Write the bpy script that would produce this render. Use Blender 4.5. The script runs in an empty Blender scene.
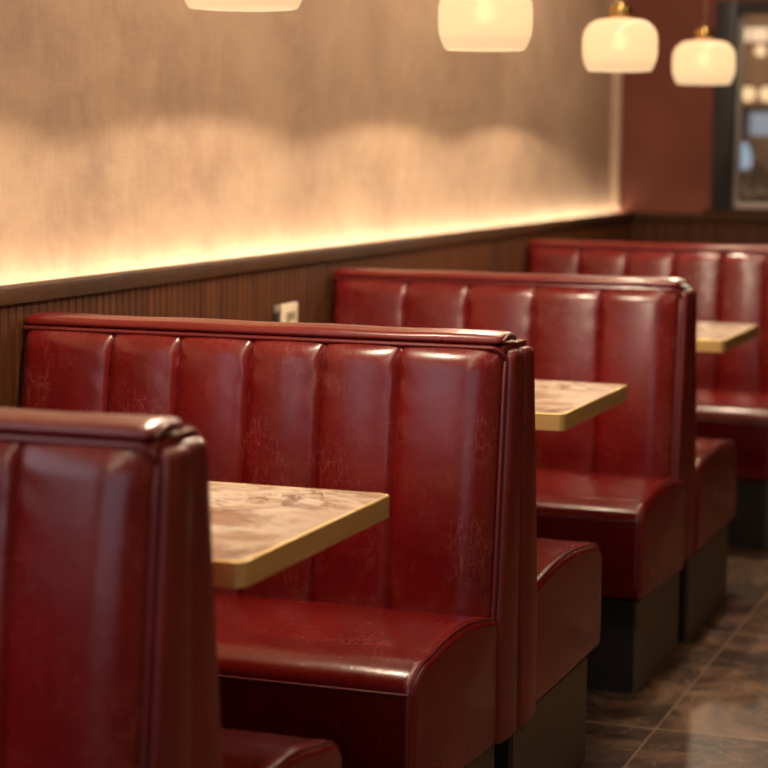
import bpy, bmesh, math, random
from mathutils import Vector, Matrix
random.seed(7)
scene = bpy.context.scene
col = scene.collection
PI = math.pi

# ---------------------------------------------------------------- camera
YAW, PITCH, ROLL = 0.3466, 0.1160, -0.0094
fw = Vector((-math.sin(YAW)*math.cos(PITCH), math.cos(YAW)*math.cos(PITCH), -math.sin(PITCH)))
rt = Vector((math.cos(YAW), math.sin(YAW), 0)); up = rt.cross(fw)
# image-right = c*rt - s*up, image-up = s*rt + c*up
R_ = math.cos(ROLL)*rt - math.sin(ROLL)*up
U_ = math.sin(ROLL)*rt + math.cos(ROLL)*up
cam_d = bpy.data.cameras.new('camera'); cam = bpy.data.objects.new('camera', cam_d); col.objects.link(cam)
m = Matrix.Identity(4)
for i in range(3):
    m[i][0] = R_[i]; m[i][1] = U_[i]; m[i][2] = -fw[i]
m.translation = Vector((2.0177, -3.5853, 1.2999))
cam.matrix_world = m
cam_d.sensor_width = 36; cam_d.lens = 2054.3/768*36
cam_d.dof.use_dof = True; cam_d.dof.focus_distance = 3.72; cam_d.dof.aperture_fstop = 3.5
cam_d.clip_start = 0.05
scene.camera = cam
scene.view_settings.view_transform = 'Standard'; scene.view_settings.look = 'None'
scene.view_settings.gamma = 1; scene.view_settings.exposure = 0.1
scene.view_settings.use_curve_mapping = False

# ---------------------------------------------------------------- world and large lights
w = bpy.data.worlds.new('world'); scene.world = w; w.use_nodes = True
w.node_tree.nodes['Background'].inputs[0].default_value = (0.35, 0.45, 0.7, 1)
w.node_tree.nodes['Background'].inputs[1].default_value = 0.04

def area(name, loc, rot, sx, sy, power, color):
    l = bpy.data.lights.new(name, 'AREA'); l.shape = 'RECTANGLE'; l.size = sx; l.size_y = sy
    l.energy = power; l.color = color
    o = bpy.data.objects.new(name, l); o.location = loc; o.rotation_euler = rot; col.objects.link(o); return o
# added cool fill light standing behind the camera (the opening in wall_near)
area('added_near_fill', (1.7, -6.05, 1.75), (math.radians(90), 0, 0), 2.6, 1.5, 14, (0.80, 0.84, 1.0))
# added light, out of view, for a cool sheen on the leather backs
area('added_sheen_light', (-.13, -3.0, 1.72), (0, math.radians(-90), 0), 1.2, 2.8, 16, (0.92, 0.90, 1.0))
# added unseen warm fill above the aisle
area('added_aisle_fill', (3.0, -0.4, 2.62), (0, 0, 0), 0.8, 5.0, 20, (1.0, 0.78, 0.55))
# added long light, unseen, to brighten the plaster wall
area('added_wall_fill', (0.85, -0.4, 2.62), (0, math.radians(50), 0), 0.12, 10.0, 84, (1.0, 0.77, 0.54))

LED_POWER = 13.5
BULB_WATTS = 19.0
SHADE_EMIT = 0.50

# ---------------------------------------------------------------- node helpers
def mat(name):
    M = bpy.data.materials.new(name); M.use_nodes = True
    nt = M.node_tree; b = nt.nodes['Principled BSDF']; return M, nt, b
def N(nt, t, **kw):
    n = nt.nodes.new(t)
    for k, v in kw.items():
        if k in n.inputs.keys(): n.inputs[k].default_value = v
        else: setattr(n, k, v)
    return n
def L(nt, a, b): nt.links.new(a, b)
def obj_co(nt, scale=(1,1,1), rot=(0,0,0), src='Object'):
    t = N(nt, 'ShaderNodeTexCoord'); mp = N(nt, 'ShaderNodeMapping')
    mp.inputs['Scale'].default_value = scale; mp.inputs['Rotation'].default_value = rot
    L(nt, t.outputs[src], mp.inputs[0]); return mp.outputs[0]
def ramp(nt, fac, stops):
    r = N(nt, 'ShaderNodeValToRGB'); e = r.color_ramp.elements
    while len(e) < len(stops): e.new(0.5)
    for i, (p, c) in enumerate(stops):
        e[i].position = p; e[i].color = tuple(c) + (1,) if len(c) == 3 else c
    L(nt, fac, r.inputs[0]); return r.outputs[0]
def math_(nt, op, a, b=None, clamp=False):
    n = N(nt, 'ShaderNodeMath', operation=op); n.use_clamp = clamp
    for i, v in enumerate((a, b)):
        if v is None: continue
        if isinstance(v, (int, float)): n.inputs[i].default_value = v
        else: L(nt, v, n.inputs[i])
    return n.outputs[0]
def mixc(nt, fac, a, b, mode='MIX'):
    n = N(nt, 'ShaderNodeMix', data_type='RGBA', blend_type=mode)
    if isinstance(fac, (int, float)): n.inputs[0].default_value = fac
    else: L(nt, fac, n.inputs[0])
    for idx, v in ((6, a), (7, b)):
        if isinstance(v, tuple): n.inputs[idx].default_value = v + (1,)
        else: L(nt, v, n.inputs[idx])
    return n.outputs[2]
def noise(nt, vec, scale, detail=4, rough=.5, dist=0):
    n = N(nt, 'ShaderNodeTexNoise'); n.inputs['Scale'].default_value = scale
    n.inputs['Detail'].default_value = detail; n.inputs['Roughness'].default_value = rough
    n.inputs['Distortion'].default_value = dist
    L(nt, vec, n.inputs['Vector']); return n.outputs['Fac']
def bump(nt, h, b, strength=.3, dist=.002):
    n = N(nt, 'ShaderNodeBump'); n.inputs['Strength'].default_value = strength; n.inputs['Distance'].default_value = dist
    L(nt, h, n.inputs['Height']); L(nt, n.outputs[0], b.inputs['Normal']); return n

def leather(name, base, scratches=1.0, rough=.34, wrinkle=0.3, folds=False):
    M, nt, b = mat(name)
    co = obj_co(nt)
    big = noise(nt, co, 5, 5, .6)
    c = ramp(nt, big, [(.3, tuple(x*.72 for x in base)), (.55, base), (.75, tuple(min(1, x*1.25) for x in base))])
    lines = None
    # fine hair-like scuffs: thin iso-lines of stretched, distorted noise, at several angles
    for (rot, sc, th) in (((0, .6, 0), (60, 12, 7), .012), ((0, -.75, 0), (8, 12, 64), .012), ((0, 1.25, 0), (52, 12, 8), .014), ((0, .15, 0), (44, 12, 9), .012), ((0, -.2, 0), (34, 12, 30), .006), ((0, .9, 0), (60, 12, 10), .012)):
        v = obj_co(nt, sc, rot)
        n1 = noise(nt, v, 1.0, 1, .5, .35)
        d = math_(nt, 'ABSOLUTE', math_(nt, 'SUBTRACT', n1, .5))
        ln = math_(nt, 'SUBTRACT', 1.0, math_(nt, 'DIVIDE', d, th), clamp=True)
        lines = ln if lines is None else math_(nt, 'MAXIMUM', lines, ln)
    mask = ramp(nt, noise(nt, obj_co(nt, (1, 1, 1), (.3, .2, .1)), 9, 4, .6), [(.44, (0, 0, 0)), (.62, (1, 1, 1))])
    lm = math_(nt, 'MULTIPLY', math_(nt, 'MULTIPLY', lines, mask), .85*scratches, clamp=True)
    worn = (min(1, base[0]*1.7+.06), base[1]+.085, base[2]+.07)
    L(nt, mixc(nt, lm, c, worn), b.inputs['Base Color'])
    fine = noise(nt, co, 90, 3, .6)
    wr = noise(nt, co, 16, 3, .5, .5)
    h = math_(nt, 'ADD', math_(nt, 'MULTIPLY', fine, .08), math_(nt, 'MULTIPLY', wr, .9))
    if folds:      # short creases running over the seat's front roll
        h = math_(nt, 'ADD', h, math_(nt, 'MULTIPLY', noise(nt, obj_co(nt, (70, 16, 16)), 1, 3, .6, .6), .5))
    h = math_(nt, 'SUBTRACT', h, math_(nt, 'MULTIPLY', lm, .35))
    bump(nt, h, b, wrinkle, .003)
    rr = N(nt, 'ShaderNodeMapRange'); rr.inputs[3].default_value = rough-.07; rr.inputs[4].default_value = rough+.11
    L(nt, noise(nt, co, 14, 4, .7), rr.inputs[0])
    L(nt, rr.outputs[0], b.inputs['Roughness'])
    b.inputs['Specular IOR Level'].default_value = .62
    b.inputs['Coat Weight'].default_value = .15; b.inputs['Coat Roughness'].default_value = .16
    return M
LEATHER = leather('red_leather', (.160, .0036, .0042), .55, .25, .2)
LEATHER_SEAT = leather('red_leather_seat', (.165, .0045, .0042), .25, .23, .30, True)
LEATHER_SIDE = leather('red_leather_side', (.165, .009, .006), .1, .34, .06)
LEATHER_CAP = leather('red_leather_cap', (.17, .009, .007), .15, .28, .12)
PIPING = leather('red_leather_piping', (.15, .012, .014), 0, .30, .1)
STITCH, nt, b = mat('red_thread'); b.inputs['Base Color'].default_value = (.36, .06, .04, 1); b.inputs['Roughness'].default_value = .6

def simple(name, c, rough=.5, metal=0, var=.15, scale=8, bmp=0, stretch=(1,1,1)):
    M, nt, b = mat(name)
    co = obj_co(nt, stretch)
    n = noise(nt, co, scale, 4, .6)
    L(nt, ramp(nt, n, [(.3, tuple(x*(1-var) for x in c)), (.7, tuple(min(1, x*(1+var)) for x in c))]), b.inputs['Base Color'])
    b.inputs['Roughness'].default_value = rough; b.inputs['Metallic'].default_value = metal
    if bmp: bump(nt, n, b, bmp, .002)
    return M
BASE_M = simple('brown_laminate', (.078, .058, .036), .45, 0, .12, 3, .05, (1, 1, 4))
BASE_FRONT = simple('black_plinth', (.012, .010, .009), .5, 0, .1)
BRASS = simple('brushed_brass', (1.0, .74, .32), .55, 1, .12, 6, .04, (1, 1, 40))
BRASS_LAMP = simple('polished_brass', (.72, .48, .18), .25, 1, .08)
BLACK = simple('black_metal', (.02, .02, .022), .42, .3, .1)
FRAME_M = simple('charcoal_frame_paint', (.022, .024, .030), .4, 0, .1)
WHITE_PL = simple('cream_plastic', (.72, .62, .46), .35, 0, .03)
IVORY = simple('ivory_rocker', (.26, .20, .12), .3, 0, .03)
CORD = simple('brown_cord', (.26, .17, .12), .6, 0, .1)

def wood(name, dark, light, stretch, rough=.42):
    M, nt, b = mat(name)
    co = obj_co(nt, stretch)
    g = noise(nt, co, 5, 6, .65, .4)
    big = noise(nt, obj_co(nt, (9, 9, .15)), 2.2, 3, .7)
    f = math_(nt, 'ADD', math_(nt, 'MULTIPLY', g, .6), math_(nt, 'MULTIPLY', big, .4))
    L(nt, ramp(nt, f, [(.34, dark), (.5, tuple((a+c)/2 for a, c in zip(dark, light))), (.66, light)]), b.inputs['Base Color'])
    b.inputs['Roughness'].default_value = .5; b.inputs['Specular IOR Level'].default_value = .3
    bump(nt, g, b, .15, .001); return M
WALNUT = wood('walnut_slats', (.028, .0085, .0025), (.120, .038, .010), (9, 9, .5))
WALNUT_L = wood('walnut_ledge', (.030, .011, .0035), (.075, .030, .008), (3, .6, 8))
WALNUT_LX = wood('walnut_ledge_back', (.030, .011, .0035), (.075, .030, .008), (.6, 3, 8))

# plaster: warm trowelled wall with a fine woven streak
PLASTER, nt, b = mat('warm_plaster')
co = obj_co(nt)
n1 = noise(nt, co, 1.7, 6, .62, .4); n2 = noise(nt, obj_co(nt, (1, 30, 2.2)), 4, 5, .7); n3 = noise(nt, obj_co(nt, (1, 2.2, 40)), 4, 4, .7)
cl = noise(nt, obj_co(nt, (1, 1, 1.3), (0, 0, 0)), 6, 7, .75, .8)
f = math_(nt, 'ADD', math_(nt, 'MULTIPLY', n1, .55), math_(nt, 'ADD', math_(nt, 'MULTIPLY', cl, .25), math_(nt, 'ADD', math_(nt, 'MULTIPLY', n2, .12), math_(nt, 'MULTIPLY', n3, .08))))
L(nt, ramp(nt, f, [(.38, (.40, .27, .195)), (.5, (.53, .37, .26)), (.62, (.66, .48, .33))]), b.inputs['Base Color'])
b.inputs['Roughness'].default_value = .62; b.inputs['Specular IOR Level'].default_value = .35
bump(nt, f, b, .25, .004)

RED_WALL, nt, b = mat('oxblood_wall_paint')
n1 = noise(nt, obj_co(nt), 2.5, 5, .6)
L(nt, ramp(nt, n1, [(.3, (.15, .034, .017)), (.7, (.215, .050, .025))]), b.inputs['Base Color']); b.inputs['Roughness'].default_value = .6
bump(nt, n1, b, .1, .003)
DARK_WALL = simple('aisle_wall_paint', (.50, .33, .20), .7)
CEIL_M = simple('ceiling_paint', (.35, .27, .21), .8)

# marble table top
MARBLE, nt, b = mat('cream_marble')
co = obj_co(nt, (1, 1.3, 1), (0, 0, .55))
base = ramp(nt, noise(nt, co, 5, 5, .6, .5), [(.3, (.66, .50, .38)), (.5, (.82, .68, .54)), (.7, (.90, .80, .68))])
v = None
for sc, th, dz in ((3.2, .045, .3), (5.5, .03, 1.1)):
    n1 = noise(nt, obj_co(nt, (1, 2.2, 1), (0, 0, dz)), sc, 6, .62, 1.1)
    d = math_(nt, 'ABSOLUTE', math_(nt, 'SUBTRACT', n1, .5))
    ln = math_(nt, 'SUBTRACT', 1.0, math_(nt, 'DIVIDE', d, th), clamp=True)
    v = ln if v is None else math_(nt, 'MAXIMUM', v, ln)
msk = ramp(nt, noise(nt, obj_co(nt, (1, 1, 1), (0, 0, 2)), 7, 4, .6), [(.38, (0, 0, 0)), (.62, (1, 1, 1))])
vv = math_(nt, 'MULTIPLY', v, msk)
c2 = mixc(nt, math_(nt, 'MULTIPLY', vv, .95), base, (.20, .095, .05))
smoke = ramp(nt, noise(nt, obj_co(nt, (1, 1.8, 1), (0, 0, .9)), 4.5, 6, .7, .6), [(.49, (0, 0, 0)), (.60, (1, 1, 1))])
L(nt, mixc(nt, math_(nt, 'MULTIPLY', smoke, .75), c2, (.36, .20, .11)), b.inputs['Base Color'])
b.inputs['Roughness'].default_value = .22

# floor: large brown marble tiles (1.0 m) with thin joints
FLOOR_M, nt, b = mat('brown_marble_tiles')
tc = N(nt, 'ShaderNodeTexCoord'); mp = N(nt, 'ShaderNodeMapping'); L(nt, tc.outputs['Object'], mp.inputs[0])
mp.inputs['Location'].default_value = (-1.07, -.86, 0)
sep = N(nt, 'ShaderNodeSeparateXYZ'); L(nt, mp.outputs[0], sep.inputs[0])
def joint(o, size, wd):
    md = math_(nt, 'PINGPONG', o, size/2)
    return math_(nt, 'LESS_THAN', md, wd)
jj = math_(nt, 'MAXIMUM', joint(sep.outputs[0], .98, .0022), joint(sep.outputs[1], .98, .0045))
ids = N(nt, 'ShaderNodeCombineXYZ')
L(nt, math_(nt, 'FLOOR', math_(nt, 'DIVIDE', sep.outputs[0], .98)), ids.inputs[0]); L(nt, math_(nt, 'FLOOR', math_(nt, 'DIVIDE', sep.outputs[1], .98)), ids.inputs[1])
wn = N(nt, 'ShaderNodeTexWhiteNoise'); L(nt, ids.outputs[0], wn.inputs['Vector'])
off = N(nt, 'ShaderNodeVectorMath', operation='MULTIPLY_ADD'); L(nt, wn.outputs['Color'], off.inputs[0]); off.inputs[1].default_value = (9, 9, 9); L(nt, tc.outputs['Object'], off.inputs[2])
mb = noise(nt, off.outputs[0], 3.4, 7, .65, 1.4)
cc = ramp(nt, mb, [(.38, (.030, .016, .010)), (.48, (.080, .042, .024)), (.56, (.17, .095, .056)), (.68, (.33, .20, .125))])
d = math_(nt, 'ABSOLUTE', math_(nt, 'SUBTRACT', noise(nt, off.outputs[0], 2.2, 5, .6, 1.8), .5))
vn = math_(nt, 'SUBTRACT', 1.0, math_(nt, 'DIVIDE', d, .012), clamp=True)
cc = mixc(nt, math_(nt, 'MULTIPLY', vn, .45), cc, (.42, .31, .22))
L(nt, mixc(nt, jj, cc, (.34, .235, .16)), b.inputs['Base Color'])
rr = N(nt, 'ShaderNodeMapRange'); rr.inputs[3].default_value = .30; rr.inputs[4].default_value = .50; L(nt, mb, rr.inputs[0]); L(nt, rr.outputs[0], b.inputs['Roughness'])
bump(nt, math_(nt, 'SUBTRACT', math_(nt, 'MULTIPLY', mb, .3), jj), b, .2, .002)

def emit(name, c, s):
    M = bpy.data.materials.new(name); M.use_nodes = True; nt = M.node_tree; nt.nodes.clear()
    o = N(nt, 'ShaderNodeOutputMaterial'); e = N(nt, 'ShaderNodeEmission'); e.inputs[0].default_value = c + (1,); e.inputs[1].default_value = s
    L(nt, e.outputs[0], o.inputs[0]); return M
LED_M = emit('warm_led_strip', (1.0, .79, .56), LED_POWER)
DIFF_M = emit('frosted_diffuser', (1, .82, .60), 1.0)
BULB_M = emit('warm_bulb', (1.0, .74, .44), 30)

# opal glass: translucent, lit from within, slightly see-through so the bulb glows in it
SHADE_M = bpy.data.materials.new('opal_glass'); SHADE_M.use_nodes = True; nt = SHADE_M.node_tree; nt.nodes.clear()
o_ = N(nt, 'ShaderNodeOutputMaterial'); tr = N(nt, 'ShaderNodeBsdfTranslucent'); tr.inputs[0].default_value = (.5, .40, .28, 1)
df = N(nt, 'ShaderNodeBsdfDiffuse'); df.inputs[0].default_value = (.6, .5, .38, 1)
tp = N(nt, 'ShaderNodeBsdfTransparent'); tp.inputs[0].default_value = (1, .9, .75, 1)
gl = N(nt, 'ShaderNodeBsdfGlossy'); gl.inputs[1].default_value = .15
em = N(nt, 'ShaderNodeEmission'); em.inputs[0].default_value = (1, .71, .43, 1); em.inputs[1].default_value = SHADE_EMIT
m1 = N(nt, 'ShaderNodeMixShader'); m1.inputs[0].default_value = .35; L(nt, tr.outputs[0], m1.inputs[1]); L(nt, df.outputs[0], m1.inputs[2])
m2 = N(nt, 'ShaderNodeMixShader'); m2.inputs[0].default_value = .10; L(nt, m1.outputs[0], m2.inputs[1]); L(nt, tp.outputs[0], m2.inputs[2])
m3 = N(nt, 'ShaderNodeMixShader'); m3.inputs[0].default_value = .04; L(nt, m2.outputs[0], m3.inputs[1]); L(nt, gl.outputs[0], m3.inputs[2])
ad = N(nt, 'ShaderNodeAddShader'); L(nt, m3.outputs[0], ad.inputs[0]); L(nt, em.outputs[0], ad.inputs[1]); L(nt, ad.outputs[0], o_.inputs[0])

GLASS = bpy.data.materials.new('window_glass'); GLASS.use_nodes = True; nt = GLASS.node_tree; nt.nodes.clear()
o_ = N(nt, 'ShaderNodeOutputMaterial'); tp = N(nt, 'ShaderNodeBsdfTransparent'); gl = N(nt, 'ShaderNodeBsdfGlossy'); gl.inputs[1].default_value = .03
mx = N(nt, 'ShaderNodeMixShader'); mx.inputs[0].default_value = .04; L(nt, tp.outputs[0], mx.inputs[1]); L(nt, gl.outputs[0], mx.inputs[2]); L(nt, mx.outputs[0], o_.inputs[0])

# ---------------------------------------------------------------- mesh helpers
def link(name, bm, material, parent=None, smooth=True, angle=40, loc=None):
    me = bpy.data.meshes.new(name)
    bmesh.ops.recalc_face_normals(bm, faces=bm.faces)
    bm.to_mesh(me); bm.free()
    for mm in (material if isinstance(material, (list, tuple)) else [material]): me.materials.append(mm)
    if smooth:
        me.shade_smooth(); me.set_sharp_from_angle(angle=math.radians(angle))
    o = bpy.data.objects.new(name, me); col.objects.link(o)
    if parent: o.parent = parent
    if loc: o.location = loc
    return o
def box(bm, x0, x1, y0, y1, z0, z1, bev=0, seg=2):
    vs = [bm.verts.new(p) for p in ((x0,y0,z0),(x1,y0,z0),(x1,y1,z0),(x0,y1,z0),(x0,y0,z1),(x1,y0,z1),(x1,y1,z1),(x0,y1,z1))]
    fs = [bm.faces.new([vs[i] for i in f]) for f in ((3,2,1,0),(4,5,6,7),(0,1,5,4),(1,2,6,5),(2,3,7,6),(3,0,4,7))]
    if bev:
        es = list({e for f in fs for e in f.edges})
        bmesh.ops.bevel(bm, geom=es, offset=bev, segments=seg, profile=.5, affect='EDGES')
def boxo(name, b, material, parent=None, bev=0, seg=2):
    bm = bmesh.new(); box(bm, *b, bev=bev, seg=seg); return link(name, bm, material, parent, smooth=bool(bev))
def rings(bm, rs, cap=True, closed=True):
    R = [[bm.verts.new(p) for p in r] for r in rs]
    n = len(R[0])
    for a, c in zip(R, R[1:]):
        for i in range(n if closed else n-1):
            j = (i+1) % n; bm.faces.new((a[i], a[j], c[j], c[i]))
    if cap:
        bm.faces.new(R[0][::-1]); bm.faces.new(R[-1])
    return R
def tube(bm, pts, r, n=10, cap=True):
    pts = [Vector(p) for p in pts]; rs = []
    prev = None
    for i, p in enumerate(pts):
        t = (pts[min(i+1, len(pts)-1)] - pts[max(i-1, 0)]).normalized()
        if prev is None:
            a = t.cross(Vector((0, 0, 1)))
            if a.length < .1: a = t.cross(Vector((0, 1, 0)))
        else: a = prev - t*prev.dot(t)
        a.normalize(); prev = a; c = t.cross(a)
        rs.append([p + (a*math.cos(2*PI*k/n) + c*math.sin(2*PI*k/n))*r for k in range(n)])
    rings(bm, rs, cap)
def lathe(bm, prof, n=48, closed_prof=False):
    rs = [[(r*math.cos(2*PI*k/n), r*math.sin(2*PI*k/n), z) for k in range(n)] for r, z in prof]
    rings(bm, rs, cap=False)
def arc(cx, cy, r, a0, a1, n): return [(cx+r*math.cos(a0+(a1-a0)*i/n), cy+r*math.sin(a0+(a1-a0)*i/n)) for i in range(n+1)]
def inset_poly(P, d):
    n = len(P); out = []
    A = sum(P[i][0]*P[(i+1) % n][1]-P[(i+1) % n][0]*P[i][1] for i in range(n)); s = 1 if A > 0 else -1
    for i in range(n):
        p0, p1, p2 = Vector(P[i-1]), Vector(P[i]), Vector(P[(i+1) % n])
        t = ((p1-p0).normalized()+(p2-p1).normalized())
        if t.length < 1e-6: t = p2-p1
        t.normalize(); nrm = Vector((-t.y, t.x))*s
        out.append(tuple(p1+nrm*d))
    return out
def thing(name, label, cat, loc=(0,0,0), group=None):
    o = bpy.data.objects.new(name, None); col.objects.link(o); o.location = loc; o.empty_display_size = .1
    o['label'] = label; o['category'] = cat
    if group: o['group'] = group
    return o
def struct(o): o['kind'] = 'structure'; return o
def copy_tree(o, parent=None):
    c = o.copy(); col.objects.link(c)
    if parent: c.parent = parent
    for ch in list(o.children): copy_tree(ch, c)
    return c

# ---------------------------------------------------------------- room
YB, YN, XR, ZC = 5.13, -6.0, 4.4, 2.7
WX = -.09                       # plaster face; the wainscot face is x = 0
ZL = 1.022                       # ledge top
fl = struct(boxo('floor', (-.3, XR+.1, YN-.1, YB+.1, -.1, 0), FLOOR_M))
struct(boxo('ceiling', (-.3, XR+.1, YN-.1, YB+.1, ZC, ZC+.1), CEIL_M))
bm = bmesh.new()
for b_ in ((YN, -4.4, 0, ZC), (-1.6, YB, 0, ZC), (-4.4, -1.6, 0, 1.12), (-4.4, -1.6, 2.32, ZC)): box(bm, WX-.15, WX, b_[0], b_[1], b_[2], b_[3])
struct(link('wall_left', bm, PLASTER, smooth=False))
bm = bmesh.new()
for b_ in ((-4.4, -4.35, 1.12, 2.32), (-1.65, -1.6, 1.12, 2.32), (-4.35, -1.65, 1.12, 1.16), (-4.35, -1.65, 2.28, 2.32)): box(bm, WX-.05, WX-.005, b_[0], b_[1], b_[2], b_[3])
struct(link('added_window_left', bm, FRAME_M, smooth=False))  # unseen window frame, added around the leather sheen light
struct(boxo('wall_right', (XR, XR+.1, YN, YB, 0, ZC), DARK_WALL))
# near wall with an opening added for the cool fill light
bm = bmesh.new()
for b_ in ((WX, .35, 0, ZC), (3.05, XR, 0, ZC), (.35, 3.05, 0, .95), (.35, 3.05, 2.55, ZC)): box(bm, b_[0], b_[1], YN-.1, YN, b_[2], b_[3])
struct(link('wall_near', bm, DARK_WALL, smooth=False))
bm = bmesh.new()
for b_ in ((.35, .40, .95, 2.55), (3.0, 3.05, .95, 2.55), (1.67, 1.73, 1.0, 2.5), (.40, 3.0, .95, 1.0), (.40, 3.0, 2.5, 2.55)): box(bm, b_[0], b_[1], YN-.08, YN-.02, b_[2], b_[3])
struct(link('added_window_near', bm, FRAME_M, smooth=False))  # unseen frame, added in front of the cool fill light
# far wall with a window
WX0, WX1, WZ0, WZ1 = .343, 1.75, 1.045, 1.915
bm = bmesh.new()
for b_ in ((WX, WX0, 0, ZC), (WX1, XR, 0, ZC), (WX0, WX1, 0, WZ0), (WX0, WX1, WZ1, ZC)): box(bm, b_[0], b_[1], YB, YB+.14, b_[2], b_[3])
struct(link('wall_back', bm, RED_WALL, smooth=False))
# plaster corner bead
struct(boxo('trim_1', (WX, WX+.035, YB-.04, YB, ZL, ZC), simple('pale_corner_trim', (.62, .46, .33), .5)))

# wainscot: reeded slats in front of a board, along the left and the back wall
def slats(a0, a1, z0, z1, face, axis, pitch=.030):
    bm = bmesh.new(); n = int(round((a1-a0)/pitch)); P = []
    def pt(a, d, z): return (face - d, a, z) if axis == 'y' else (a, face + d, z)
    # one continuous reeded profile extruded upwards
    prof = []
    for i in range(n):
        a = a0 + i*pitch
        prof += [(a, .005), (a+.0025, .005), (a+.0045, .0015), (a+.007, 0), (a+pitch-.0025, 0), (a+pitch-.001, .0015)]
    prof.append((a0+n*pitch, .005))
    lo = [bm.verts.new(pt(a, d, z0)) for a, d in prof]; hi = [bm.verts.new(pt(a, d, z1)) for a, d in prof]
    for i in range(len(prof)-1): bm.faces.new((lo[i], lo[i+1], hi[i+1], hi[i]))
    # board behind
    bl = [bm.verts.new(pt(a, .018, z)) for a, z in ((a0, z0), (a0+n*pitch, z0), (a0+n*pitch, z1), (a0, z1))]
    bm.faces.new(bl)
    return bm
struct(link('wainscot_left', slats(YN+.02, YB-.02, .0, ZL-.036, 0.0, 'y'), WALNUT, smooth=False)).name = 'trim_2'
struct(boxo('trim_3', (WX+.002, -.018, YN, YB, 0, ZL-.05), WALNUT_L))
bm = bmesh.new()
box(bm, -.034, .012, YN, YB-.001, ZL-.034, ZL, .004, 2)
struct(link('trim_4', bm, WALNUT_L))
bm = bmesh.new()
def bslats():
    return slats(.0, XR-.02, 0, ZL-.036, YB-.03, 'x')
o = struct(link('trim_5', bslats(), WALNUT, smooth=False))
struct(boxo('trim_6', (0, XR, YB-.012, YB, 0, ZL-.03), WALNUT_LX))
struct(boxo('trim_7', (.013, XR, YB-.045, YB, ZL-.034, ZL), WALNUT_LX, bev=.004))
# cove light lying in the slot between ledge and plaster
cove = thing('cove_light', 'long glowing strip light set along the wooden ledge at the foot of the plaster wall', 'strip light', (-.046, -.6, ZL-.02))
bm = bmesh.new(); box(bm, -.009, .009, -5.3, 5.82, -.026, -.004)
link('channel', bm, BLACK, cove, smooth=False)
bm = bmesh.new(); box(bm, -.0075, .0075, -5.3, 5.82, -.004, .012, .003)
link('diffuser', bm, LED_M, cove)

# ---------------------------------------------------------------- window and what stands behind it
bm = bmesh.new()
fy0, fy1 = YB-.02, YB+.06
for b_ in ((WX0, WX0+.088, WZ0, WZ1), (WX1-.075, WX1, WZ0, WZ1), (WX0+.088, WX1-.075, WZ1-.055, WZ1)): box(bm, b_[0], b_[1], fy0, fy1, b_[2], b_[3], .006)
wf = struct(link('window_1', bm, FRAME_M))
bm = bmesh.new()
for b_ in ((WX0+.088, WX0+.106, WZ0+.012, WZ1-.055), (WX1-.10, WX1-.075, WZ0+.012, WZ1-.055), (WX0+.088, WX1-.075, WZ0, WZ0+.028)): box(bm, b_[0], b_[1], YB+.02, YB+.075, b_[2], b_[3], .004)
link('inner_frame', bm, simple('grey_white_paint', (.42, .40, .38), .5), wf)
bm = bmesh.new(); box(bm, WX0+.09, WX1-.09, YB+.045, YB+.051, WZ0+.02, WZ1-.055)
link('window_glass', bm, GLASS, wf, smooth=False)
struct(boxo('trim_8', (WX0-.03, WX1+.03, YB-.03, YB+.0, ZL+.001, WZ0-.002), WALNUT_LX, bev=.004))

# room beyond the window
Y2 = 9.6
struct(boxo('floor_2', (-2.5, 3.5, YB+.14, Y2, -.1, 0), DARK_WALL)).name = 'floor_far'
struct(boxo('ceiling_far', (-2.5, 3.5, YB+.14, Y2, 2.35, 2.45), CEIL_M))
struct(boxo('wall_far', (-2.5, 3.5, Y2, Y2+.1, 0, 2.35), simple('far_room_paint', (.30, .20, .14), .7)))
struct(boxo('wall_far_left', (-2.6, -2.5, YB+.14, Y2, 0, 2.35), DARK_WALL))
struct(boxo('wall_far_right', (3.5, 3.6, YB+.14, Y2, 0, 2.35), DARK_WALL))
CEIL_STRIP = emit('warm_ceiling_strip', (1, .70, .42), 1.0)
t = boxo('ceiling_strip_light', (-1.2, 2.4, 8.0, 8.12, 1.895, 1.965), CEIL_STRIP)
t['label'] = 'long warm strip light glowing high up beyond the window'; t['category'] = 'strip light'
# globes
GLOBE = emit('warm_globe_glass', (1, .66, .34), 1.1)
def globe(x, y, z, r, label):
    t = thing('globe_pendant', label, 'pendant light', (x, y, z), 'globe lamps beyond the window')
    bm = bmesh.new(); bmesh.ops.create_uvsphere(bm, u_segments=24, v_segments=16, radius=r); link('glass_globe', bm, GLOBE, t)
    bm = bmesh.new(); lathe(bm, [(0.001, r*1.35), (r*.4, r*1.35), (r*.42, r*.9), (.001, r*.88)], 20); link('cap', bm, BRASS_LAMP, t)
    bm = bmesh.new(); tube(bm, [(0, 0, r*1.3), (0, 0, 2.349-z)], .004, 8); link('cord', bm, CORD, t)
globe(-.02, 8.0, 1.60, .042, 'small round glowing lamp beyond the window, nearer the dark frame')
globe(.085, 8.0, 1.60, .042, 'small round glowing lamp beyond the window, at the right edge of the photo')
globe(.0, 8.25, 1.85, .034, 'tiniest round glowing lamp beyond the window, above the other two')
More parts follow.
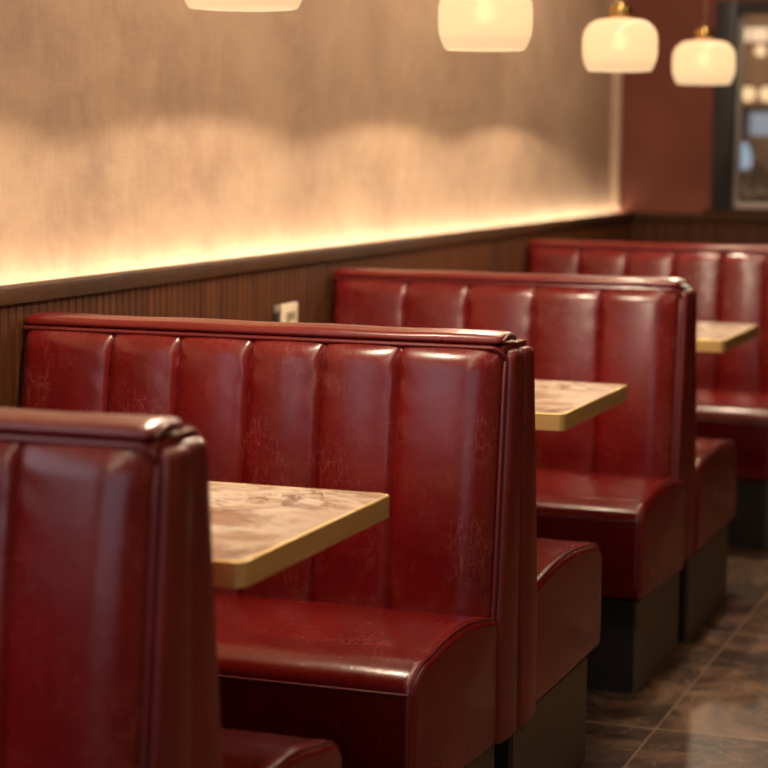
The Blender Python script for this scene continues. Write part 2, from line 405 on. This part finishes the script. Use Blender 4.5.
# bright shop display and plants in the far room
def tagm(o, label, cat, group=None):
    o['label'] = label; o['category'] = cat
    if group: o['group'] = group
    return o
SCREEN = emit('cool_lit_panel', (.55, .60, .68), .45)
t = thing('display_cabinet', 'pale cool-lit glass cabinet glimpsed through the window', 'cabinet', (.35, 9.1, 0))
boxo('cabinet_body', (-.62, .75, -.18, .30, 0, 1.12), simple('grey_cabinet_paint', (.16, .10, .07), .5), t, .01)
boxo('lit_back_panel', (-.61, .70, .27, .30, 1.38, 1.52), SCREEN, t)
for i, (x, z) in enumerate(((-.62, 1.12), (.72, 1.12))): boxo('upright', (x, x+.03, .02, .30, 1.12, 1.55), BLACK, t)
boxo('cabinet_shelf', (-.62, .75, .02, .30, 1.52, 1.56), BLACK, t)
t = thing('frosted_jar', 'pale blue glowing jar shape on the cabinet seen through the window', 'jar', (-.23, 8.98, 1.121))
bm = bmesh.new(); lathe(bm, [(.001, 0), (.05, 0), (.065, .04), (.07, .13), (.055, .18), (.04, .21), (.001, .21)], 28)
link('jar_body', bm, emit('blue_lit_glass', (.42, .58, .72), .6), t)
bm = bmesh.new(); lathe(bm, [(.001, .21), (.042, .21), (.042, .235), (.001, .24)], 20); link('jar_lid', bm, BRASS_LAMP, t)
# planter with dark leafy plant
t = thing('window_planter', 'dark leafy plant in a black box behind the lower part of the window', 'plant', (.2, 7.6, 0))
boxo('planter_box', (-.22, .9, -.14, .14, 0, .99), BLACK, t, .01)
LEAF = simple('dark_leaf', (.012, .016, .007), .85, 0, .4, 20); LEAF2 = simple('yellow_leaf', (.16, .11, .04), .8, 0, .3, 20)
for mt, cnt, nm in ((LEAF, 1500, 'foliage'), (LEAF2, 45, 'yellow_foliage')):
    bm = bmesh.new()
    for i in range(cnt):
        p = Vector((random.uniform(-.2, .88), random.uniform(-.12, .12), random.uniform(.99, 1.19)))
        q = Matrix.Rotation(random.uniform(0, 6.28), 3, 'Z') @ Matrix.Rotation(random.uniform(-1.1, 1.1), 3, 'X')
        s = random.uniform(.028, .05)
        pts = [(-.0, -1, 0), (.4, -.2, .12), (.25, .6, .05), (0, 1, -.1), (-.25, .6, .05), (-.4, -.2, .12)]
        bm.faces.new([bm.verts.new(p + q @ Vector(a)*s) for a in pts])
    link(nm, bm, mt, t, smooth=False)
area('far_room_light', (.6, 8.6, 2.3), (0, 0, 0), 2, 1.2, 30, (1, .72, .45))

# ---------------------------------------------------------------- booth benches
ZT = .946                         # underside of the cap
def yfront(z): return -(.062 + (.118-.062)*(ZT-z)/(ZT-.43))
def make_bench(sign, seams, S, xs, dx, ZQ, name, with_cap, label, group):
    """a bench against the wall at x=0 whose back plane is y=0; sign=-1 faces -y (the camera), +1 faces +y"""
    root = thing(name, label, 'booth bench', (0, 0, 0), group)
    def F(p): return (p[0], p[1] if sign < 0 else -p[1], p[2])
    XC = .970+dx; XO = .988+dx
    # --- tufted backrest
    bounds = [.006] + list(seams) + [XC]
    NX, NZ = 240, 60; z0, z1 = .405, ZT-.002
    def env(d, r): 
        if d >= r: return 1.
        t = 1-d/r; return math.sqrt(max(0, 1-t*t))
    bm = bmesh.new(); front = []
    for j in range(NZ+1):
        tz = j/NZ; z = z0 + (z1-z0)*(1-(1-tz)**1.5); row = []
        for i in range(NX+1):
            x = .006 + (XC-.006)*i/NX
            # nearest seams
            k = max(a for a in range(len(bounds)-1) if bounds[a] <= x+1e-6); k = min(k, len(bounds)-2)
            a, c_ = bounds[k], bounds[k+1]; wd = c_-a; u = min(x-a, c_-x)
            dip = 0
            if k > 0 or x-a > wd/2: pass
            # valley at seams (not at the outer ends)
            dl = x-a if k > 0 else 9; dr = c_-x if k < len(bounds)-2 else 9
            dd = min(dl, dr)
            val = 1-.36*math.exp(-(dd/.0042)) - .12*math.exp(-(dd/.022))
            crown = math.sin(PI*min(1, max(0, (x-a)/wd)))*.0052
            e = env(XC-x, .066)*env(x-.006, .030)*env(z1-z, .042)
            d = (.004 + .026*val + crown)*e if e > 0 else 0
            # gentle seat-side fullness
            d += .010*math.sin(PI*min(1, max(0, (z-z0)/(z1-z0))))*env(XC-x, .09)
            # random puckers near the seams
            pk = .0012*math.sin(z*95+math.sin(x*40)*2+k)*math.exp(-dd/.02)*math.exp(-((z-.88)/.09)**2)
            row.append(bm.verts.new(F((x, yfront(z)-d+pk, z))))
        front.append(row)
    for j in range(NZ):
        for i in range(NX): bm.faces.new((front[j][i], front[j][i+1], front[j+1][i+1], front[j+1][i]))
    border = [front[0][i] for i in range(NX+1)] + [front[j][NX] for j in range(1, NZ+1)] + [front[NZ][i] for i in range(NX-1, -1, -1)] + [front[j][0] for j in range(NZ-1, 0, -1)]
    back = [bm.verts.new((v.co.x, (-.003 if sign < 0 else .003), v.co.z)) for v in border]
    n = len(border)
    for i in range(n): bm.faces.new((border[i], border[(i+1) % n], back[(i+1) % n], back[i]))
    bm.faces.new(back)
    bk = link('backrest', bm, LEATHER, root, angle=60)
    # seam stitching welts (thin raised threads in the valleys)
    for s in seams:
        bm = bmesh.new(); pts = []
        for j in range(0, 41):
            z = .43+(ZT-.014-.43)*j/40
            e = env(z1-z, .050)
            pts.append(F((s, yfront(z)-(.004+.026*.52)*e-.010*math.sin(PI*(z-z0)/(z1-z0))+.001, z)))
        tube(bm, pts, .0013, 6); link('seam', bm, PIPING, bk)
    # --- welt running under the cap and down the outer edge
    bm = bmesh.new(); pts = [F((.008, yfront(ZT)-.018, ZT-.006))]
    pts += [F((x, yfront(ZT)-.018, ZT-.006)) for x in (.3, .6, .9)]
    for a in range(0, 7):
        an = a/6*PI/2; pts.append(F((XC-.022+.024*math.sin(an), yfront(ZT)-.014*math.cos(an)-.004, ZT-.006-.024*(1-math.cos(an)))))
    for j in range(1, 20):
        z = ZT-.03-(ZT-.03-.425)*j/19; pts.append(F((XC+.002, yfront(z)-.005, z)))
    tube(bm, pts, .0046, 8); link('piping', bm, PIPING, bk)
    # --- side panel (the upright column of the bench end)
    def colring(z, inset, xo):
        yf = -(.062 + (.118-.062)*min(1, max(0, (ZT-z)/(ZT-.43)))) + .001
        ya, yb_, xa, xb_, r = yf, -.0015, XC+.003, xo, .009
        ya += inset; yb_ -= inset; xb_ -= inset; P = []
        P += [(xa, ya), ]
        P += [(xb_-r+r*math.cos(t), ya+r+r*math.sin(t)) for t in [(-PI/2)+PI/2*i/5 for i in range(6)]]
        # slightly bulging outer face
        for i in range(1, 6): 
            tt_ = i/6; P.append((xb_+.0035*math.sin(PI*tt_), ya+r+(yb_-ya-2*r)*tt_))
        P += [(xb_-r+r*math.cos(t), yb_-r+r*math.sin(t)) for t in [PI/2*i/5 for i in range(6)]]
        P += [(xa, yb_)]
        return [F((p[0], p[1], z)) for p in P]
    bm = bmesh.new(); st = []
    zs = [.226] + [.226+(ZT-.024-.226)*i/24 for i in range(1, 25)]
    st.append(colring(.224, .004, XO)); 
    for z in zs: st.append(colring(z, 0, XO))
    for a in range(1, 7):
        an = a/6*PI/2; st.append(colring(ZT-.024+.013*math.sin(an), .012*(1-math.cos(an)), XO))
    rings(bm, st); link('side_panel', bm, LEATHER_SIDE, root, angle=50)
    # --- cap roll
    if with_cap:
        P = []
        ya, yb_, za, zb = -.080, .024, ZT, .963
        r = .011
        P += [(ya+.005, za), (ya+.03, za), (yb_-.03, za), (yb_-.005, za)]
        P += arc(yb_-.005, za+.005, .005, -PI/2, 0, 3)
        P += arc(yb_-r, zb-r, r, 0, PI/2, 6)
        P += [((ya+yb_)/2+.018, zb+.0022), ((ya+yb_)/2, zb+.003), ((ya+yb_)/2-.018, zb+.0022)]
        P += arc(ya+r, zb-r, r, PI/2, PI, 6)
        P += arc(ya+.005, za+.005, .005, PI, 3*PI/2, 3)
        Q = []
        for p in P:
            if not Q or (Vector(p)-Vector(Q[-1])).length > 1e-4: Q.append(p)
        if (Vector(Q[0])-Vector(Q[-1])).length < 1e-4: Q.pop()
        rs = []
        X1 = .966+dx
        for a in range(0, 6): an = a/5*PI/2; rs.append((.006+.010*a/5, .005*(1-math.sin(an))))
        for k in range(1, 30): rs.append((.016+(X1-.03-.016)*k/29, 0))
        for a in range(1, 8): an = a/7*PI/2; rs.append((X1-.016+.016*math.sin(an), .007*(1-math.cos(an))))
        bm = bmesh.new(); R = []
        for x, ins in rs:
            pp = inset_poly(Q, ins); wob = .0008*math.sin(x*23)
            R.append([(x, y, z+wob*(z > za+.01)) for y, z in pp])
        R[0] = [(p[0]-.0, p[1], p[2]) for p in R[0]]
        rings(bm, R); cp = link('cap_roll', bm, LEATHER_CAP, root, angle=50)
        # end fold: a little rolled tab of leather at the open end
        bm = bmesh.new()
        pts = [(X1-.001, ya+.014+.0*i, za+.004) for i in range(1)] + [(X1+.001, ya+.014+(yb_-ya-.03)*t, za+.005+.008*math.sin(PI*t)) for t in [i/14 for i in range(15)]]
        tube(bm, pts, .0040, 8); link('end_welt', bm, PIPING, cp)
    # --- seat cushion: profile in (y, z), lofted along x
    Zk = .224
    yb0 = -.112; yf = -S
    def SK(x, y): return (.018*max(0, 1-(abs(y)-.10)/(S-.12)) if x > .9 else 0) if sign < 0 else 0
    def prof(crown):
        P = [(yb0, Zk), (yb0, .41), (yb0-.004, ZQ-.002)]
        for i in range(1, 17):
            t = i/17; y = yb0-.004+(yf+.085-(yb0-.004))*t
            P.append((y, ZQ+crown*math.sin(PI*min(1, t*.88+.02))))
        zt = ZQ+crown*math.sin(PI*.90)
        # waterfall front: quarter ellipse
        for i in range(0, 10):
            an = i/9*PI/2; P.append((yf+.085-.085*math.sin(an), zt-.046+.046*math.cos(an)))
        P += [(yf-.003, .33), (yf-.002, .27), (yf+.004, .235), (yf+.012, Zk)]
        return P
    rs = []
    for a in range(0, 5): an = a/4*PI/2; rs.append((.006+.012*(1-math.sin(an)), .012*(1-math.sin(an))))
    for k in range(1, 30): rs.append((.018+(xs-.020-.018)*k/29, 0))
    for a in range(1, 8): an = a/7*PI/2; rs.append((xs-.020+.020*math.sin(an), .014*(1-math.cos(an))))
    bm = bmesh.new(); R = []
    for k, (x, ins) in enumerate(rs):
        cr = .030 - .006*(abs(x-.5)/.5)**2 + .0012*math.sin(x*31)
        pp = inset_poly(prof(cr), ins)
        pp = [(y, max(z, Zk)) for y, z in pp]
        R.append([F((x+SK(x, y), y, z)) for y, z in pp])
    # slight bulge of the end face
    rings(bm, R); st_ = link('seat', bm, LEATHER_SEAT, root, angle=55)
    # piping along the end edge and along the front edge
    def edge(xo, d, i0=2, i1=29):
        pp = inset_poly(prof(.0245), d); return [F((xo+SK(xo, y), y, z)) for y, z in pp[i0:i1]]
    bm = bmesh.new(); tube(bm, edge(xs-.008, .002, 3, 29), .0026, 8)
    pz = prof(.0245); 
    tube(bm, [F((xs-.008, yf+.0, z)) for z in (.375, .34, .30, .26, .23)], .0024, 8)
    link('end_piping', bm, PIPING, st_)
    bm = bmesh.new(); zf = ZQ+.030*math.sin(PI*.90)-.046
    tube(bm, [F((.02+(xs-.032)*i/12, yf-.0015, zf-.003)) for i in range(13)], .0024, 8)
    link('front_piping', bm, PIPING, st_)
    # stitches beside the end piping
    bm = bmesh.new(); path = [Vector(p) for p in edge(xs-.021, -.0003, 4, 28)]
    seg = []
    acc = 0
    for a_, b_ in zip(path, path[1:]):
        Ln = (b_-a_).length; nseg = max(1, int(Ln/.008))
        for q_ in range(nseg):
            seg.append((a_.lerp(b_, (q_+.15)/nseg), a_.lerp(b_, (q_+.75)/nseg)))
    for a_, b_ in seg: tube(bm, [a_, b_], .0007, 4)
    link('stitching', bm, STITCH, st_)
    # --- plinth
    bm = bmesh.new(); y0_, y1_ = (-(S+.002), -.062) if sign < 0 else (-(S-.105 if S > .6 else S-.02), -.022)
    xk = xs-.004
    ys = sorted((F((0, y0_, 0))[1], F((0, y1_, 0))[1]))
    box(bm, .012, xk-.012, ys[0]+.004, ys[1]-.004, 0, Zk-.001)
    pl = link('plinth', bm, BASE_FRONT, root, smooth=False)
    bm = bmesh.new(); box(bm, xk-.012, xk, ys[0], ys[1], 0.0, Zk-.001, .0012, 1)
    link('end_board', bm, BASE_M, pl)
    return root

G1 = 'booth benches facing the camera'; G2 = 'booth benches facing away from the camera'
LAB1 = {1: 'nearest red leather booth bench, blurred, its backrest cut off by the left edge',
        2: 'red leather booth bench in sharp focus with scuffed ribbed backrest',
        3: 'red leather booth bench with ribbed backrest behind the second marble table',
        4: 'farthest red leather booth bench, below the window, with a small marble table in front'}
LAB2 = {1: 'red leather bench, seat corner at bottom left, back to back with the nearest bench',
        2: 'red leather bench back to back with the sharply focused scuffed bench',
        3: 'red leather bench back to back with the one behind the second table',}
SEAMS = {2: (.200, .343, .491, .636, .785), 3: (.219, .392, .575, .754), 4: (.200, .37, .54, .705, .86), 1: (.12, .28, .44, .60, .762)}
YU = {1: -1.325, 2: 0.0, 3: 1.655, 4: 3.558}
DX = {1: -.033, 2: .006, 3: -.020, 4: 0}
for i in (1, 2, 3, 4):
    b_ = make_bench(-1, SEAMS[i], .527, .966+(DX[i] if i != 3 else .004), DX[i], .456, 'booth_bench', True, LAB1[i], G1)
    b_.location = (0, YU[i], 0)
p1 = make_bench(1, SEAMS[2], .48, .972, -.041, .440, 'booth_bench', False, LAB2[1], G2); p1.location = (0, YU[1], 0)
p2 = make_bench(1, SEAMS[2], .68, .984, .009, .456, 'booth_bench', False, LAB2[2], G2); p2.location = (0, YU[2], 0)
p3 = make_bench(1, SEAMS[2], .68, .978, -.020, .456, 'booth_bench', False, LAB2[3], G2); p3.location = (0, YU[3], 0)

# ---------------------------------------------------------------- tables
def make_table(label):
    t = thing('booth_table', label, 'table', (0, 0, 0), 'marble booth tables')
    w2, xt, T, th = .2905, .9389, .75, .036
    def rr(x0, x1, y0, y1, r):
        P = []
        for cx, cy, a in ((x1-r, y0+r, -PI/2), (x1-r, y1-r, 0)): P += arc(cx, cy, r, a, a+PI/2, 6)
        P += [(x0, y1), (x0, y0)]; return P
    bm = bmesh.new(); o1 = rr(.004, xt, -w2, w2, .015); i1 = rr(.004, xt-.004, -w2+.004, w2-.004, .011)
    rs = [[(x, y, T-th) for x, y in i1], [(x, y, T-th+.0005) for x, y in o1], [(x, y, T-.0015) for x, y in o1], [(x, y, T) for x, y in inset_poly(o1, .0015)], [(x, y, T) for x, y in i1], [(x, y, T-.004) for x, y in i1]]
    rings(bm, rs, cap=False); 
    bm.verts.ensure_lookup_table(); n = len(o1)
    bm.faces.new([bm.verts[k] for k in range(n)][::-1]); bm.faces.new([bm.verts[k] for k in range(n*5, n*6)])
    link('edge_band', bm, BRASS, t, angle=35)
    bm = bmesh.new(); rings(bm, [[(x, y, T-.0038) for x, y in i1], [(x, y, T-.0004) for x, y in i1], [(x, y, T+.0001) for x, y in inset_poly(i1, .0008)]])
    link('tabletop', bm, MARBLE, t, angle=30)
    bm = bmesh.new(); lathe(bm, [(.001, 0), (.12, 0), (.12, .008), (.03, .02), (.03, T-th-.012), (.10, T-th-.008), (.10, T-th), (.001, T-th)], 32)
    link('pedestal', bm, BLACK, t).location = (.45, .14, 0)
    return t
tb = make_table('marble table with brass edge, largest and nearest, in front of the sharp middle booth'); tb.location = (0, -.848, 0)
t2 = copy_tree(tb); t2.location = (0, .79, 0); t2['label'] = 'marble table with brass edge just right of the sharp middle booth'
t3 = copy_tree(tb); t3.location = (0, 2.575, 0); t3['label'] = 'small blurred brass-edged marble table farthest away at the right'

# ---------------------------------------------------------------- pendants
def make_pendant(label):
    t = thing('pendant_lamp', label, 'pendant light', (0, 0, 0), 'opal glass pendant lamps over the booths')
    bm = bmesh.new()
    # drum shade, local z=0 at the rim; total height .160
    prof = [(.094, 0)]
    prof += [(.094+.0185*math.sin(PI/2*i/9)**.8, .060*i/9) for i in range(1, 10)]
    prof += [(.1125, .080)]
    prof += [(.052+.0603*math.cos(PI/2*i/11), .094+.060*math.sin(PI/2*i/11)) for i in range(0, 12)]
    prof += [(.034, .156)]
    inner = [(max(.030, r-.005), z-.004 if z > .1 else z) for r, z in prof][::-1]
    pr = prof + inner[0:] + [prof[0]]
    lathe(bm, pr, 56); bmesh.ops.remove_doubles(bm, verts=bm.verts, dist=1e-5)
    link('glass_shade', bm, SHADE_M, t, angle=60)
    bm = bmesh.new(); lathe(bm, [(.001, .031), (.0975, .031), (.0975, .028), (.001, .028)], 48); link('bottom_diffuser', bm, DIFF_M, t)
    bm = bmesh.new(); lathe(bm, [(.0305, .150), (.033, .154), (.033, .190), (.030, .194), (.012, .196), (.010, .206), (.001, .207)], 32)
    link('brass_cap', bm, BRASS_LAMP, t)
    bm = bmesh.new(); lathe(bm, [(.001, .152), (.016, .152), (.016, .115), (.001, .113)], 20); link('socket', bm, BRASS_LAMP, t)
    bm = bmesh.new(); bmesh.ops.create_uvsphere(bm, u_segments=20, v_segments=12, radius=.024); bmesh.ops.translate(bm, verts=bm.verts, vec=(0, 0, .088))
    link('bulb', bm, BULB_M, t)
    bm = bmesh.new(); tube(bm, [(0, 0, .204), (0, 0, ZC-1.51)], .0022, 8); link('cord', bm, CORD, t)
    return t
def bulb_light(p):
    l = bpy.data.lights.new('bulb_light', 'SPOT'); l.energy = BULB_WATTS; l.color = (1, .79, .56); l.shadow_soft_size = .02
    l.spot_size = math.radians(159.5); l.spot_blend = .12
    o = bpy.data.objects.new('bulb_light', l); col.objects.link(o); o.location = (p.location.x, p.location.y, p.location.z+.003)
pn = [(-.42, 'large opal glass pendant lamp cut off by the top edge, leftmost and nearest'),
      (.94, 'opal glass pendant lamp second from left, its top cut off by the photo edge'),
      (2.25, 'opal glass pendant lamp with brass cap hanging before the wall corner'),
      (3.48, 'smallest opal glass pendant lamp, rightmost, hanging beside the dark window frame')]
proto = None
for y, lab in pn:
    p = make_pendant(lab) if proto is None else copy_tree(proto)
    proto = proto or p; p.scale = (.955,)*3; p['label'] = lab; p.location = (.62, y, 1.512+(.010 if y < 0 else .004)); bulb_light(p)

# ---------------------------------------------------------------- outlet on the wainscot
t = thing('wall_socket', 'cream wall socket plate on the dark wood panelling above the sharp middle booth', 'wall socket', (0, 1.265, .840))
bm = bmesh.new(); box(bm, .0005, .010, -.052, .052, -.055, .055, .003); link('cover_plate', bm, WHITE_PL, t)
bm = bmesh.new(); box(bm, .010, .0125, -.026, .026, -.032, .032, .001); link('socket_insert', bm, IVORY, t)
bm = bmesh.new(); box(bm, .0125, .016, -.014, .014, -.024, .012, .001); link('rocker', bm, WHITE_PL, t)
t = thing('panel_fitting', 'small dark fitting with a pale tip, left of the wall socket', 'wall fitting', (0, 1.185, .885))
bm = bmesh.new(); box(bm, .0005, .012, -.012, .012, -.010, .010, .003); link('tip', bm, simple('grey_clip', (.25, .22, .18), .4), t)
bm = bmesh.new(); box(bm, .0005, .008, -.010, .010, -.10, -.010, .002); link('body', bm, BLACK, t)
